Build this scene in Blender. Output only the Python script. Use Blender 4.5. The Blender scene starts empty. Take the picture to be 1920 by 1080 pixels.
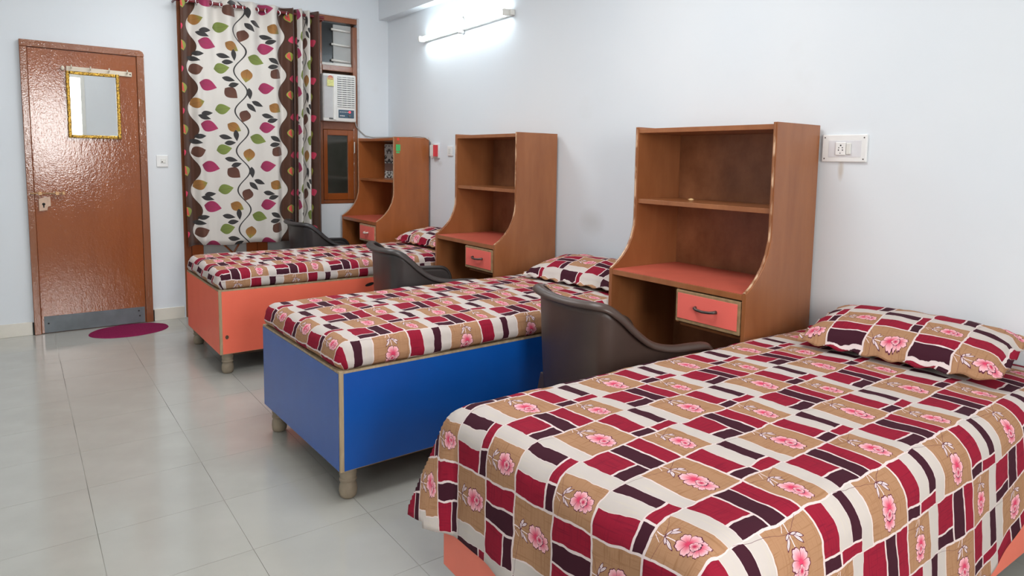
import bpy, bmesh, math, random
from mathutils import Vector, Matrix, noise as mnoise
random.seed(7)
scene = bpy.context.scene
col = scene.collection

# ------------------------------------------------------------------ camera
F_PX, CX, CY = 1266.75, 1011.95, 427.71
YAW, PITCH, ROLL = math.radians(37.7696), math.radians(-5.6441), math.radians(1.0598)
CAM = Vector((-2.8174, 0.0, 1.3145))
fw = Vector((math.sin(YAW)*math.cos(PITCH), math.cos(YAW)*math.cos(PITCH), math.sin(PITCH)))
rt = Vector((math.cos(YAW), -math.sin(YAW), 0))
up = rt.cross(fw)
rt2 = rt*math.cos(ROLL) + up*math.sin(ROLL)
up2 = -rt*math.sin(ROLL) + up*math.cos(ROLL)
cd = bpy.data.cameras.new('camera'); cam = bpy.data.objects.new('camera', cd); col.objects.link(cam)
m3 = Matrix((rt2, up2, -fw)).transposed()
cam.matrix_world = Matrix.Translation(CAM) @ m3.to_4x4()
cd.sensor_width = 36.0; cd.sensor_fit = 'HORIZONTAL'
cd.lens = F_PX*36.0/1920.0
cd.shift_x = (960-CX)/1920.0
cd.shift_y = -(540-CY)/1920.0
cd.clip_start = 0.02
scene.camera = cam

# ------------------------------------------------------------------ world, lights, exposure
scene.view_settings.view_transform = 'Standard'
scene.view_settings.look = 'None'
scene.view_settings.gamma = 1.0
scene.view_settings.use_curve_mapping = False
scene.view_settings.exposure = 0.22
w = bpy.data.worlds.new('world'); scene.world = w; w.use_nodes = True
w.node_tree.nodes['Background'].inputs[0].default_value = (0.75, 0.87, 1.0, 1)
w.node_tree.nodes['Background'].inputs[1].default_value = 0.6

def area_light(name, loc, target, sx, sy, power, color):
    l = bpy.data.lights.new(name, 'AREA'); l.shape = 'RECTANGLE'; l.size = sx; l.size_y = sy
    l.energy = power; l.color = color
    o = bpy.data.objects.new(name, l); col.objects.link(o); o.location = loc
    o.rotation_euler = (Vector(target)-Vector(loc)).to_track_quat('-Z', 'Y').to_euler()
    return o
# daylight entering by the back-wall window, behind the photographer
area_light('daylight_window', (-2.35, -1.86, 1.72), (-2.35, 2.0, 1.6), 1.0, 1.5, 102, (1.0, 0.985, 0.96))
# two added lights under the ceiling, standing in for bounced flash
area_light('bounce_fill_light', (-1.5, 2.2, 2.87), (-1.5, 2.2, 0), 1.0, 1.0, 20, (0.96, 0.98, 1.0))
area_light('bounce_fill_light', (-1.7, 4.7, 2.87), (-1.7, 4.7, 0), 0.85, 0.85, 18, (0.95, 0.98, 1.0))

# ------------------------------------------------------------------ helpers
def srgb(r, g, b, k=1.0):
    def c(v):
        v = v/255.0
        return (v/12.92 if v <= 0.04045 else ((v+0.055)/1.055)**2.4)*k
    return (c(r), c(g), c(b), 1.0)

def tag(o, label=None, cat=None, group=None, kind=None):
    if label: o['label'] = label
    if cat: o['category'] = cat
    if group: o['group'] = group
    if kind: o['kind'] = kind
    return o

def empty(name, loc=(0, 0, 0), rz=0.0):
    o = bpy.data.objects.new(name, None); col.objects.link(o)
    o.location = loc; o.rotation_euler = (0, 0, rz); o.empty_display_size = 0.1
    return o

def link(name, me, mat, parent=None):
    o = bpy.data.objects.new(name, me); col.objects.link(o)
    if mat is not None and len(me.materials) == 0: me.materials.append(mat)
    if parent is not None: o.parent = parent
    return o

def bm_box(bm, x0, x1, y0, y1, z0, z1):
    vs = [bm.verts.new((x, y, z)) for x in (x0, x1) for y in (y0, y1) for z in (z0, z1)]
    for f in ((0, 1, 3, 2), (4, 6, 7, 5), (0, 4, 5, 1), (2, 3, 7, 6), (0, 2, 6, 4), (1, 5, 7, 3)):
        bm.faces.new([vs[i] for i in f])

def bm_tube(bm, pts, r, n=10, cap=True):
    pts = [Vector(p) for p in pts]; rings = []
    prev = None
    for i, p in enumerate(pts):
        d = (pts[min(i+1, len(pts)-1)] - pts[max(i-1, 0)]).normalized()
        if prev is None:
            a = d.orthogonal().normalized()
        else:
            a = (prev - d*prev.dot(d)).normalized()
        prev = a; b = d.cross(a)
        rr = r[i] if isinstance(r, (list, tuple)) else r
        rings.append([bm.verts.new(p + (a*math.cos(t) + b*math.sin(t))*rr) for t in [2*math.pi*k/n for k in range(n)]])
    for A, B in zip(rings, rings[1:]):
        for k in range(n):
            bm.faces.new((A[k], A[(k+1) % n], B[(k+1) % n], B[k]))
    if cap:
        bm.faces.new(rings[0][::-1]); bm.faces.new(rings[-1])

def bm_lathe(bm, prof, cx=0, cy=0, n=20):
    rings = []
    for r, z in prof:
        rings.append([bm.verts.new((cx+r*math.cos(2*math.pi*k/n), cy+r*math.sin(2*math.pi*k/n), z)) for k in range(n)])
    for A, B in zip(rings, rings[1:]):
        for k in range(n):
            bm.faces.new((A[k], A[(k+1) % n], B[(k+1) % n], B[k]))
    bm.faces.new(rings[0][::-1]); bm.faces.new(rings[-1])

def bm_prism(bm, pts, axis, a0, a1):
    """extrude polygon pts (2D) along axis 'x','y' or 'z'"""
    def P(p, a):
        return {'x': (a, p[0], p[1]), 'y': (p[0], a, p[1]), 'z': (p[0], p[1], a)}[axis]
    A = [bm.verts.new(P(p, a0)) for p in pts]; B = [bm.verts.new(P(p, a1)) for p in pts]
    n = len(pts)
    for k in range(n):
        bm.faces.new((A[k], A[(k+1) % n], B[(k+1) % n], B[k]))
    bm.faces.new(A[::-1]); bm.faces.new(B)

def finish(bm, name, mat, parent=None, bevel=0.0, smooth=False, seg=2, angle=None):
    bmesh.ops.recalc_face_normals(bm, faces=bm.faces[:])
    if bevel > 0:
        ed = [e for e in bm.edges if len(e.link_faces) == 2 and e.calc_face_angle(0) > 0.5]
        bmesh.ops.bevel(bm, geom=ed, offset=bevel, segments=seg, affect='EDGES', profile=0.5, clamp_overlap=True)
    me = bpy.data.meshes.new(name); bm.to_mesh(me); bm.free()
    if smooth:
        for p in me.polygons: p.use_smooth = True
        if angle: me.set_sharp_from_angle(angle=angle)
    return link(name, me, mat, parent)

def box(name, mat, x0, x1, y0, y1, z0, z1, parent=None, bevel=0.0):
    bm = bmesh.new(); bm_box(bm, x0, x1, y0, y1, z0, z1)
    return finish(bm, name, mat, parent, bevel)

def tube(name, mat, pts, r, parent=None, n=10):
    bm = bmesh.new(); bm_tube(bm, pts, r, n)
    return finish(bm, name, mat, parent, smooth=True, angle=0.9)

def smoothstep(a, b, x):
    t = max(0.0, min(1.0, (x-a)/(b-a))); return t*t*(3-2*t)

# ------------------------------------------------------------------ node DSL
class S:
    """a socket with arithmetic that makes Math nodes"""
    nt = None
    def __init__(self, sock): self.s = sock
    @staticmethod
    def m(op, a, b=None, c=None):
        n = S.nt.nodes.new('ShaderNodeMath'); n.operation = op
        for i, v in enumerate((a, b, c)):
            if v is None: continue
            if isinstance(v, S): S.nt.links.new(v.s, n.inputs[i])
            else: n.inputs[i].default_value = float(v)
        return S(n.outputs[0])
    def __add__(a, b): return S.m('ADD', a, b)
    __radd__ = __add__
    def __sub__(a, b): return S.m('SUBTRACT', a, b)
    def __rsub__(a, b): return S.m('SUBTRACT', b, a)
    def __mul__(a, b): return S.m('MULTIPLY', a, b)
    __rmul__ = __mul__
    def __truediv__(a, b): return S.m('DIVIDE', a, b)
    def lt(a, b): return S.m('LESS_THAN', a, b)
    def gt(a, b): return S.m('GREATER_THAN', a, b)
    def abs(a): return S.m('ABSOLUTE', a)
    def max(a, b): return S.m('MAXIMUM', a, b)
    def min(a, b): return S.m('MINIMUM', a, b)
    def sin(a): return S.m('SINE', a)
    def cos(a): return S.m('COSINE', a)
    def mod(a, b): return S.m('FLOORED_MODULO', a, b)
    def sq(a): return S.m('MULTIPLY', a, a)
    def sqrt(a): return S.m('SQRT', a)
    def pow(a, b): return S.m('POWER', a, b)
    def clamp(a): return S.m('MINIMUM', S.m('MAXIMUM', a, 0.0), 1.0)

def new_mat(name, rough=0.5, metallic=0.0, spec=0.5):
    m = bpy.data.materials.new(name); m.use_nodes = True
    b = m.node_tree.nodes['Principled BSDF']
    b.inputs['Roughness'].default_value = rough; b.inputs['Metallic'].default_value = metallic
    b.inputs['Specular IOR Level'].default_value = spec
    S.nt = m.node_tree
    return m, b

def mix(fac, a, b):
    n = S.nt.nodes.new('ShaderNodeMix'); n.data_type = 'RGBA'
    if isinstance(fac, S): S.nt.links.new(fac.s, n.inputs[0])
    else: n.inputs[0].default_value = fac
    for i, v in ((6, a), (7, b)):
        if isinstance(v, S): S.nt.links.new(v.s, n.inputs[i])
        else: n.inputs[i].default_value = v
    return S(n.outputs[2])

def tex_noise(scale, detail=2.0, vec=None, rough=0.5, dist=0.0):
    n = S.nt.nodes.new('ShaderNodeTexNoise'); n.inputs['Scale'].default_value = scale
    n.inputs['Detail'].default_value = detail; n.inputs['Roughness'].default_value = rough
    n.inputs['Distortion'].default_value = dist
    if vec is not None: S.nt.links.new(vec.s, n.inputs['Vector'])
    return S(n.outputs[0])

def coords(kind='Object', scale=(1, 1, 1)):
    t = S.nt.nodes.new('ShaderNodeTexCoord'); m = S.nt.nodes.new('ShaderNodeMapping')
    m.inputs['Scale'].default_value = scale
    S.nt.links.new(t.outputs[kind], m.inputs[0])
    return S(m.outputs[0])

def sepxyz(v):
    n = S.nt.nodes.new('ShaderNodeSeparateXYZ'); S.nt.links.new(v.s, n.inputs[0])
    return S(n.outputs[0]), S(n.outputs[1]), S(n.outputs[2])

def combxyz(x, y, z=0.0):
    n = S.nt.nodes.new('ShaderNodeCombineXYZ')
    for i, v in enumerate((x, y, z)):
        if isinstance(v, S): S.nt.links.new(v.s, n.inputs[i])
        else: n.inputs[i].default_value = v
    return S(n.outputs[0])

def setc(b, c):
    if isinstance(c, S): S.nt.links.new(c.s, b.inputs['Base Color'])
    else: b.inputs['Base Color'].default_value = c

def bump(b, h, strength=0.2, dist=0.01):
    n = S.nt.nodes.new('ShaderNodeBump'); n.inputs['Strength'].default_value = strength
    n.inputs['Distance'].default_value = dist
    S.nt.links.new(h.s, n.inputs['Height']); S.nt.links.new(n.outputs[0], b.inputs['Normal'])

def ramp(fac, lo, hi):
    return ((fac-lo)*(1.0/(hi-lo))).clamp()

def plain(name, c, rough=0.5, metallic=0.0, var=0.06, scale=12.0, spec=0.5, bmp=0.0):
    m, b = new_mat(name, rough, metallic, spec)
    v = coords('Object'); n = tex_noise(scale, 3.0, v)
    d = tuple(x*(1-var) for x in c[:3])+(1,); e = tuple(min(1, x*(1+var)) for x in c[:3])+(1,)
    setc(b, mix(ramp(n, 0.3, 0.7), d, e))
    if bmp: bump(b, tex_noise(scale*6, 2.0, v), bmp, 0.002)
    return m

def wood(name, dark, light, rough=0.32, sc=(14, 14, 1.3), seed=0.0, clear=0.25):
    m, b = new_mat(name, rough)
    v = coords('Object', sc)
    n1 = tex_noise(1.4, 5.0, v, 0.6, 0.4); n2 = tex_noise(2.2, 2.0, coords('Object'), 0.5)
    c = mix(ramp(n1, 0.3, 0.72), dark, light)
    c = mix(ramp(n2, 0.35, 0.75)*0.35, c, tuple(x*1.25 for x in light[:3])+(1,))
    setc(b, c)
    b.inputs['Coat Weight'].default_value = clear; b.inputs['Coat Roughness'].default_value = 0.2
    bump(b, tex_noise(9, 3, coords('Object')), 0.06, 0.01)
    return m

# ------------------------------------------------------------------ materials
def wall_material(name, c, c2, stains=()):
    m, b = new_mat(name, 0.75, spec=0.25)
    v = coords('Object')
    big = tex_noise(0.9, 3.0, v); spots = tex_noise(2.6, 4.0, v)
    a = mix(ramp(big, 0.35, 0.7), c, c2)
    a = mix(ramp(spots, 0.66, 0.8)*0.18, a, srgb(205, 203, 196))
    if stains:
        x, y, z = sepxyz(v)
        for (sy, sz, ry, rz_, k, cc) in stains:
            d = (((y-sy)*(1/ry)).sq() + ((z-sz)*(1/rz_)).sq()).sqrt() + (spots-0.5)*1.2
            a = mix((1.0-ramp(d, 0.2, 1.0))*k, a, cc)
    setc(b, a); bump(b, tex_noise(60, 3, v), 0.05, 0.004)
    return m
M = {}
M['wall'] = wall_material('painted_plaster', srgb(223, 229, 234), srgb(229, 233, 236))
M['wall_right'] = wall_material('painted_plaster_smudged', srgb(223, 229, 234), srgb(229, 233, 236), ((3.10, 0.95, 0.14, 0.10, 0.35, srgb(176, 174, 168)), (1.523, 1.300, 0.014, 0.05, 0.6, srgb(190, 178, 160)), (5.02, 1.28, 0.06, 0.03, 0.4, srgb(190, 186, 180))))
M['ceiling'] = wall_material('ceiling_paint', srgb(236, 237, 238), srgb(240, 240, 240))
M['skirting'] = plain('skirting_tile', srgb(222, 217, 205), 0.25, var=0.04, scale=5)

def tile_material():
    m, b = new_mat('vitrified_tile', 0.13, spec=0.45)
    v = coords('Object')
    n = tex_noise(6, 4, v); 
    oi = S.nt.nodes.new('ShaderNodeObjectInfo'); r = S(oi.outputs['Random'])
    c = mix(ramp(n, 0.3, 0.7), srgb(172, 171, 163), srgb(181, 180, 172))
    c = mix(r*0.5, c, srgb(179, 178, 171))
    setc(b, c)
    rr = ramp(tex_noise(4, 2, v), 0.2, 0.8)*0.07 + 0.10
    S.nt.links.new(rr.s, b.inputs['Roughness'])
    return m
M['tile'] = tile_material()
def grout_material():
    m, b = new_mat('floor_grout', 0.8)
    n = tex_noise(1.7, 3, coords('Object'))
    setc(b, mix(ramp(n, 0.46, 0.6), srgb(172, 169, 158), srgb(52, 48, 42)))
    return m
M['grout'] = grout_material()
M['wood_desk'] = wood('varnished_desk_wood', srgb(136, 80, 45), srgb(160, 102, 62), sc=(7, 7, 1.2))
M['wood_desk_far'] = wood('orange_brown_desk_wood', srgb(140, 78, 36), srgb(166, 96, 50), sc=(7, 7, 1.2))
M['edge_pale'] = plain('worn_edge_band', srgb(186, 150, 118), 0.35, var=0.25, scale=40)
m, b = new_mat('worn_highlight_edge', 0.28)
setc(b, mix(ramp(tex_noise(1.0, 3, coords('Object', (20, 20, 9))), 0.48, 0.58), srgb(150, 98, 64), srgb(214, 176, 142))); M['edge_brown'] = m  # pale patches are worn edge, with the edge highlight put into the colour
M['edge_drawer'] = plain('drawer_edge_band', srgb(158, 130, 96), 0.4, var=0.2, scale=40)
m, b = new_mat('mottled_back_board', 0.42)
setc(b, mix(ramp(tex_noise(5, 5, coords('Object', (1, 1, 0.8)), 0.65), 0.35, 0.68), srgb(126, 76, 45), srgb(162, 106, 70))); M['wood_back'] = m
M['coral'] = plain('coral_laminate', srgb(248, 116, 104), 0.4, var=0.03, scale=6)
M['coral_top'] = plain('coral_laminate_top', srgb(204, 98, 80), 0.38, var=0.06, scale=9)
M['orange'] = plain('orange_laminate', srgb(255, 116, 88), 0.45, var=0.05, scale=5)
M['salmon'] = plain('salmon_laminate', srgb(240, 120, 96), 0.45, var=0.05, scale=5)
M['blue'] = plain('blue_laminate', srgb(14, 82, 168), 0.24, var=0.05, scale=6)
M['ply'] = wood('raw_ply_edge', srgb(140, 118, 88), srgb(186, 166, 134), 0.6, (30, 30, 5), clear=0.0)
M['leg'] = plain('bare_leg_wood', srgb(148, 134, 114), 0.65, var=0.15, scale=20)
M['under'] = plain('bed_underframe_wood', srgb(92, 66, 46), 0.7, var=0.2, scale=8)
M['dark_metal'] = plain('dark_handle_metal', srgb(92, 84, 80), 0.35, 0.6, var=0.2, scale=60)
M['white_metal'] = plain('pale_handle', srgb(214, 204, 192), 0.35, var=0.05)
M['door'] = None
def door_mat(name, c1, c2, rough=0.42, lump=0.17):
    m, b = new_mat(name, rough, spec=0.2)
    v = coords('Object', (4, 4, 0.8)); n = tex_noise(1.6, 4, v)
    setc(b, mix(ramp(n, 0.3, 0.7), c1, c2))
    b.inputs['Coat Weight'].default_value = 1.0; b.inputs['Coat Roughness'].default_value = 0.03; b.inputs['Coat IOR'].default_value = 1.5
    # lumpy brushed enamel: short vertical runs and fine pimples
    h = tex_noise(1.0, 3, coords('Object', (46, 46, 17))) + tex_noise(110, 2, coords('Object'))*0.8
    n = S.nt.nodes.new('ShaderNodeBump'); n.inputs['Strength'].default_value = lump; n.inputs['Distance'].default_value = 0.004
    S.nt.links.new(h.s, n.inputs['Height'])
    S.nt.links.new(n.outputs[0], b.inputs['Normal']); S.nt.links.new(n.outputs[0], b.inputs['Coat Normal'])
    return m
M['door'] = door_mat('enamelled_brown_door', srgb(140, 70, 24), srgb(152, 80, 32))
M['door_frame'] = door_mat('enamelled_brown_frame', srgb(130, 74, 44), srgb(146, 88, 54), 0.42, 0.25)
M['zinc'] = plain('zinc_kick_plate', srgb(112, 118, 122), 0.5, 0.35, var=0.18, scale=9)
M['bare_brass'] = plain('dull_brass', srgb(176, 138, 100), 0.4, 0.5, var=0.15, scale=30)
M['lock_pink'] = plain('painted_lock_plate', srgb(206, 172, 148), 0.45, var=0.1, scale=40)
M['black'] = plain('black_hole', srgb(24, 22, 20), 0.6, var=0.1)
def gold_mat():
    m, b = new_mat('gilt_mirror_frame', 0.3, 0.7)
    v = coords('Object'); n = tex_noise(130, 2, v)
    setc(b, mix(ramp(n, 0.42, 0.60), srgb(92, 66, 20), srgb(196, 156, 62)))
    bump(b, n, 0.5, 0.003)
    return m
M['gold'] = gold_mat()
m, b = new_mat('mirror_glass', 0.01, 1.0); setc(b, (0.93, 0.95, 0.96, 1)); M['mirror'] = m
M['rail'] = plain('ivory_hook_rail', srgb(216, 204, 184), 0.4, var=0.06)
M['ivory'] = plain('ivory_plastic', srgb(226, 226, 220), 0.35, var=0.02)
M['socket_white'] = plain('white_socket_plastic', srgb(236, 236, 234), 0.3, var=0.02)
M['socket_grey'] = plain('grey_recess_plastic', srgb(222, 222, 225), 0.4, var=0.03)
M['rug'] = plain('magenta_rug_pile', srgb(132, 34, 76), 0.95, var=0.2, scale=120, spec=0.1, bmp=0.6)
M['red'] = plain('red_plastic', srgb(214, 60, 66), 0.4, var=0.03)
M['cable'] = plain('grey_cable', srgb(176, 172, 168), 0.5, var=0.05)
M['green_sticker'] = plain('green_sticker_paper', srgb(70, 176, 100), 0.5, var=0.12, scale=90)
M['red_sticker'] = plain('red_sticker_paper', srgb(224, 74, 52), 0.5, var=0.1, scale=60)
def card_mat():
    m, b = new_mat('printed_damask_card', 0.25)
    t = S.nt.nodes.new('ShaderNodeTexCoord'); x, y, z = sepxyz(S(t.outputs['Object']))
    ay = (y-0.0).abs()*1.0
    n = tex_noise(38, 3, combxyz(ay, z, 0.0), 0.5, 0.6)
    c = mix(n.gt(0.53), srgb(224, 226, 220), srgb(70, 66, 62))
    c = mix(z.lt(1.27)*z.gt(1.20), c, srgb(140, 110, 98))
    setc(b, c); return m
M['card'] = card_mat()
M['ac_white'] = plain('ac_white_plastic', srgb(228, 228, 224), 0.4, var=0.02)
M['ac_grey'] = plain('ac_grey_plastic', srgb(190, 190, 190), 0.45, var=0.03)
M['ac_dark'] = plain('ac_dark_gap', srgb(96, 98, 98), 0.6, var=0.1)
M['ac_blue'] = plain('ac_control_panel', srgb(62, 86, 104), 0.35, var=0.05)
M['label_yellow'] = plain('energy_label_paper', srgb(214, 214, 140), 0.5, var=0.12, scale=60)
M['label_print'] = plain('energy_label_print', srgb(196, 120, 100), 0.5, var=0.2, scale=60)
m, b = new_mat('red_indicator_led', 0.4); setc(b, srgb(255, 70, 80)); b.inputs['Emission Color'].default_value = srgb(255, 60, 70); b.inputs['Emission Strength'].default_value = 1.5; M['led'] = m
m, b = new_mat('dark_window_glass', 0.12, spec=0.6); setc(b, mix(ramp(tex_noise(3, 3, coords('Object')), 0.35, 0.7), srgb(48, 50, 44), srgb(66, 68, 62))); M['glass_dark'] = m
m, b = new_mat('black_window_glass', 0.2, spec=0.4); setc(b, mix(ramp(tex_noise(3, 3, coords('Object')), 0.35, 0.7), srgb(34, 36, 36), srgb(42, 44, 44))); M['glass_black'] = m
M['panel_grey'] = plain('grey_filler_board', srgb(172, 174, 172), 0.5, var=0.04)
M['plaster_patch'] = plain('rough_white_plaster', srgb(204, 204, 206), 0.85, var=0.08, scale=30)
M['rod'] = plain('maroon_curtain_rod', srgb(110, 34, 40), 0.3, var=0.1)
m, b = new_mat('steel_eyelet', 0.2, 1.0); setc(b, mix(ramp(tex_noise(20, 2, coords('Object')), .3, .7), (0.6, 0.6, 0.62, 1), (0.75, 0.75, 0.78, 1))); M['steel'] = m
def plastic(name, c):
    m, b = new_mat(name, 0.38)
    v = coords('Object'); n = tex_noise(7, 3, v)
    setc(b, mix(ramp(n, 0.3, 0.7), tuple(x*0.9 for x in c[:3])+(1,), tuple(x*1.08 for x in c[:3])+(1,)))
    bump(b, tex_noise(220, 2, v), 0.08, 0.001)
    return m
M['chair_brown'] = plastic('brown_chair_plastic', srgb(72, 57, 50))
M['chair_slate'] = plastic('slate_brown_chair_plastic', srgb(62, 56, 54))
M['chair_dark'] = plastic('charcoal_chair_plastic', srgb(46, 44, 45))
m, b = new_mat('tube_light_glow', 0.4); setc(b, (1, 1, 1, 1)); b.inputs['Emission Color'].default_value = (0.80, 0.93, 1.0, 1); b.inputs['Emission Strength'].default_value = 24.0; M['tube'] = m
M['mattress'] = plain('mattress_ticking', srgb(200, 196, 186), 0.9, var=0.05)
M['soap'] = plain('beige_crumb', srgb(216, 180, 128), 0.7, var=0.15, scale=60)
m, b = new_mat('fill_panel_diffuser', 0.5); setc(b, (1, 1, 1, 1)); b.inputs['Emission Color'].default_value = (0.95, 0.98, 1, 1); b.inputs['Emission Strength'].default_value = 2.0; M['fill_diffuser'] = m  # glowing face of the added ceiling fill panels
m, b = new_mat('sky_lit_glass', 0.2); setc(b, (.9, .95, 1, 1)); b.inputs['Emission Color'].default_value = (0.92, 0.97, 1, 1); b.inputs['Emission Strength'].default_value = 6.0; M['sky_glass'] = m

# printed cotton sheet: a repeating patchwork with peonies.  UV in metres: u across the bed, v along it
PV, QU = 0.345, 0.285
def leaf_d(a, b, ca, cb, ang, ln, wd):
    """<0 inside a pointed leaf"""
    da = a-ca; db = b-cb
    c, s = math.cos(ang), math.sin(ang)
    x = da*c + db*s; y = db*c - da*s
    t = (x*(1.0/ln)).max(-1.2).min(1.2)
    return y.abs() - (1.0-t.sq())*wd*(1.0+t*0.25), y

def sheet_material(name):
    m, bs = new_mat(name, 0.8, spec=0.12)
    uvn = S.nt.nodes.new('ShaderNodeTexCoord'); uv = S(uvn.outputs['UV'])
    u0, v0, _ = sepxyz(uv)
    n1 = tex_noise(12, 2.0, uv); n2 = tex_noise(12, 2.0, combxyz(u0+7.3, v0+3.1))
    f1 = tex_noise(70, 1.0, uv)
    u = u0 + (n1-0.5)*0.021 + (f1-0.5)*0.002
    v = v0 + (n2-0.5)*0.021 + (f1-0.5)*0.002
    uu = u.mod(QU); vv = v.mod(PV)
    white = srgb(222, 205, 202); cream = srgb(199, 189, 183); tan = srgb(172, 130, 98)
    crim = srgb(146, 28, 50); dark = srgb(64, 28, 40)
    # cross hatch scratches
    h1 = tex_noise(1.0, 2, combxyz(u0*210.0, v0*11.0)); h2 = tex_noise(1.0, 2, combxyz(u0*11.0, v0*210.0))
    hat = ramp(h1.max(h2), 0.54, 0.68)
    tan = mix(hat*0.50, tan, srgb(140, 96, 62)); crim = mix(hat*0.55, crim, srgb(112, 22, 44))
    cream = mix(ramp(tex_noise(1.0, 2, combxyz(u0*12.0, v0*200.0)), 0.5, 0.75)*0.5, cream, srgb(206, 196, 176))
    L = 0.0030
    c = white
    def rect(c, ua, ub, va, vb, colr, l=L):
        k = (uu-(ua+ub)/2).abs() - ((ub-ua)/2-l)
        q = (vv-(va+vb)/2).abs() - ((vb-va)/2-l)
        return mix(k.max(q).lt(0.0), c, colr)
    A = 0.135
    c = rect(c, 0, A, 0.108, 0.150, cream, 0.0005); c = rect(c, A, QU, 0.146, 0.190, cream, 0.0005)
    c = rect(c, A, A+0.115, 0.064, 0.110, cream, 0.0005)
    c = rect(c, 0, A, 0, 0.110, tan)
    c = rect(c, 0, 0.094, 0.148, 0.236, crim); c = rect(c, 0.094, A, 0.148, 0.236, dark)
    c = rect(c, 0, A, 0.236, 0.288, dark); c = rect(c, 0, A, 0.288, PV, crim)
    c = rect(c, A, QU, 0.190, PV, tan)
    c = rect(c, A, A+0.115, 0, 0.066, crim); c = rect(c, A, A+0.115, 0.108, 0.148, dark)
    c = rect(c, A+0.115, QU, 0, 0.068, dark); c = rect(c, A+0.115, QU, 0.068, 0.148, crim)
    # peony sprigs: local frame a along u, b along v, origin at head centre; two printed sizes merged by row
    row2 = uu.gt(A)
    R0 = row2*0.006 + 0.031
    a = uu - (row2*(A+0.094-0.086) + 0.086)
    b = vv - (row2*(0.268-0.056) + 0.056)
    s = 1.0/1.0
    a = a*(0.031)/R0; b = b*(0.031)/R0         # normalised to a 31 mm head
    out = srgb(92, 38, 58)
    wl = srgb(238, 220, 222)
    # stem and leaves
    stem = (b - (a+0.03).sq()*1.6 + 0.003).abs().lt(0.0010)*a.gt(-0.080)*a.lt(-0.02)
    stem2 = (b + 0.012 + (a+0.070)*0.75).abs().lt(0.0008)*a.gt(-0.080)*a.lt(-0.064)
    c = mix(stem.max(stem2), c, wl)
    for (la, lb, an, ln, wd) in ((-0.052, 0.014, 1.0, 0.013, 0.0030), (-0.045, 0.013, 0.6, 0.012, 0.0026), (-0.056, 0.007, 1.4, 0.008, 0.0022),
                                 (-0.046, -0.013, -0.65, 0.016, 0.0028), (-0.055, -0.009, -1.1, 0.009, 0.0022)):
        d, y = leaf_d(a, b, la, lb, an, ln, wd)
        c = mix(d.lt(0.0010), c, out); c = mix(d.lt(-0.0003)*y.abs().gt(0.0003), c, wl)
    # petals
    def bloom(c, oa, ob, R, k, ph, deep):
        x = a-oa; y = b-ob
        th = S.m('ARCTAN2', y, x); r = (x.sq()+y.sq()).sqrt()
        wv = (th*k + ph).cos().abs()
        tip = (th*(3*k) + ph*2.0).cos().abs()
        rad = (wv.pow(0.6)*0.30 + tip*0.09 + (th*2.0+ph).sin()*0.06 + 0.62)*R
        q = r/rad
        col_ = mix(ramp(q, 0.20, 0.98), deep, srgb(244, 194, 199))
        col_ = mix(wv.lt(0.13)*q.gt(0.25)*0.85, col_, srgb(150, 36, 70))
        c = mix(q.lt(1.05), c, out)
        return mix(q.lt(0.965), c, col_)
    c = bloom(c, 0.015, -0.002, 0.0225, 3.5, 0.9, srgb(206, 60, 96))
    c = bloom(c, -0.008, 0.001, 0.0265, 2.5, 0.4, srgb(214, 66, 100))
    c = bloom(c, 0.007, 0.000, 0.0110, 2.5, 1.7, srgb(196, 44, 84))
    setc(bs, c)
    wv = tex_noise(14, 3, uv); bump(bs, wv, 0.25, 0.012)
    return m
M['sheet'] = sheet_material('patchwork_peony_cotton')

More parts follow.
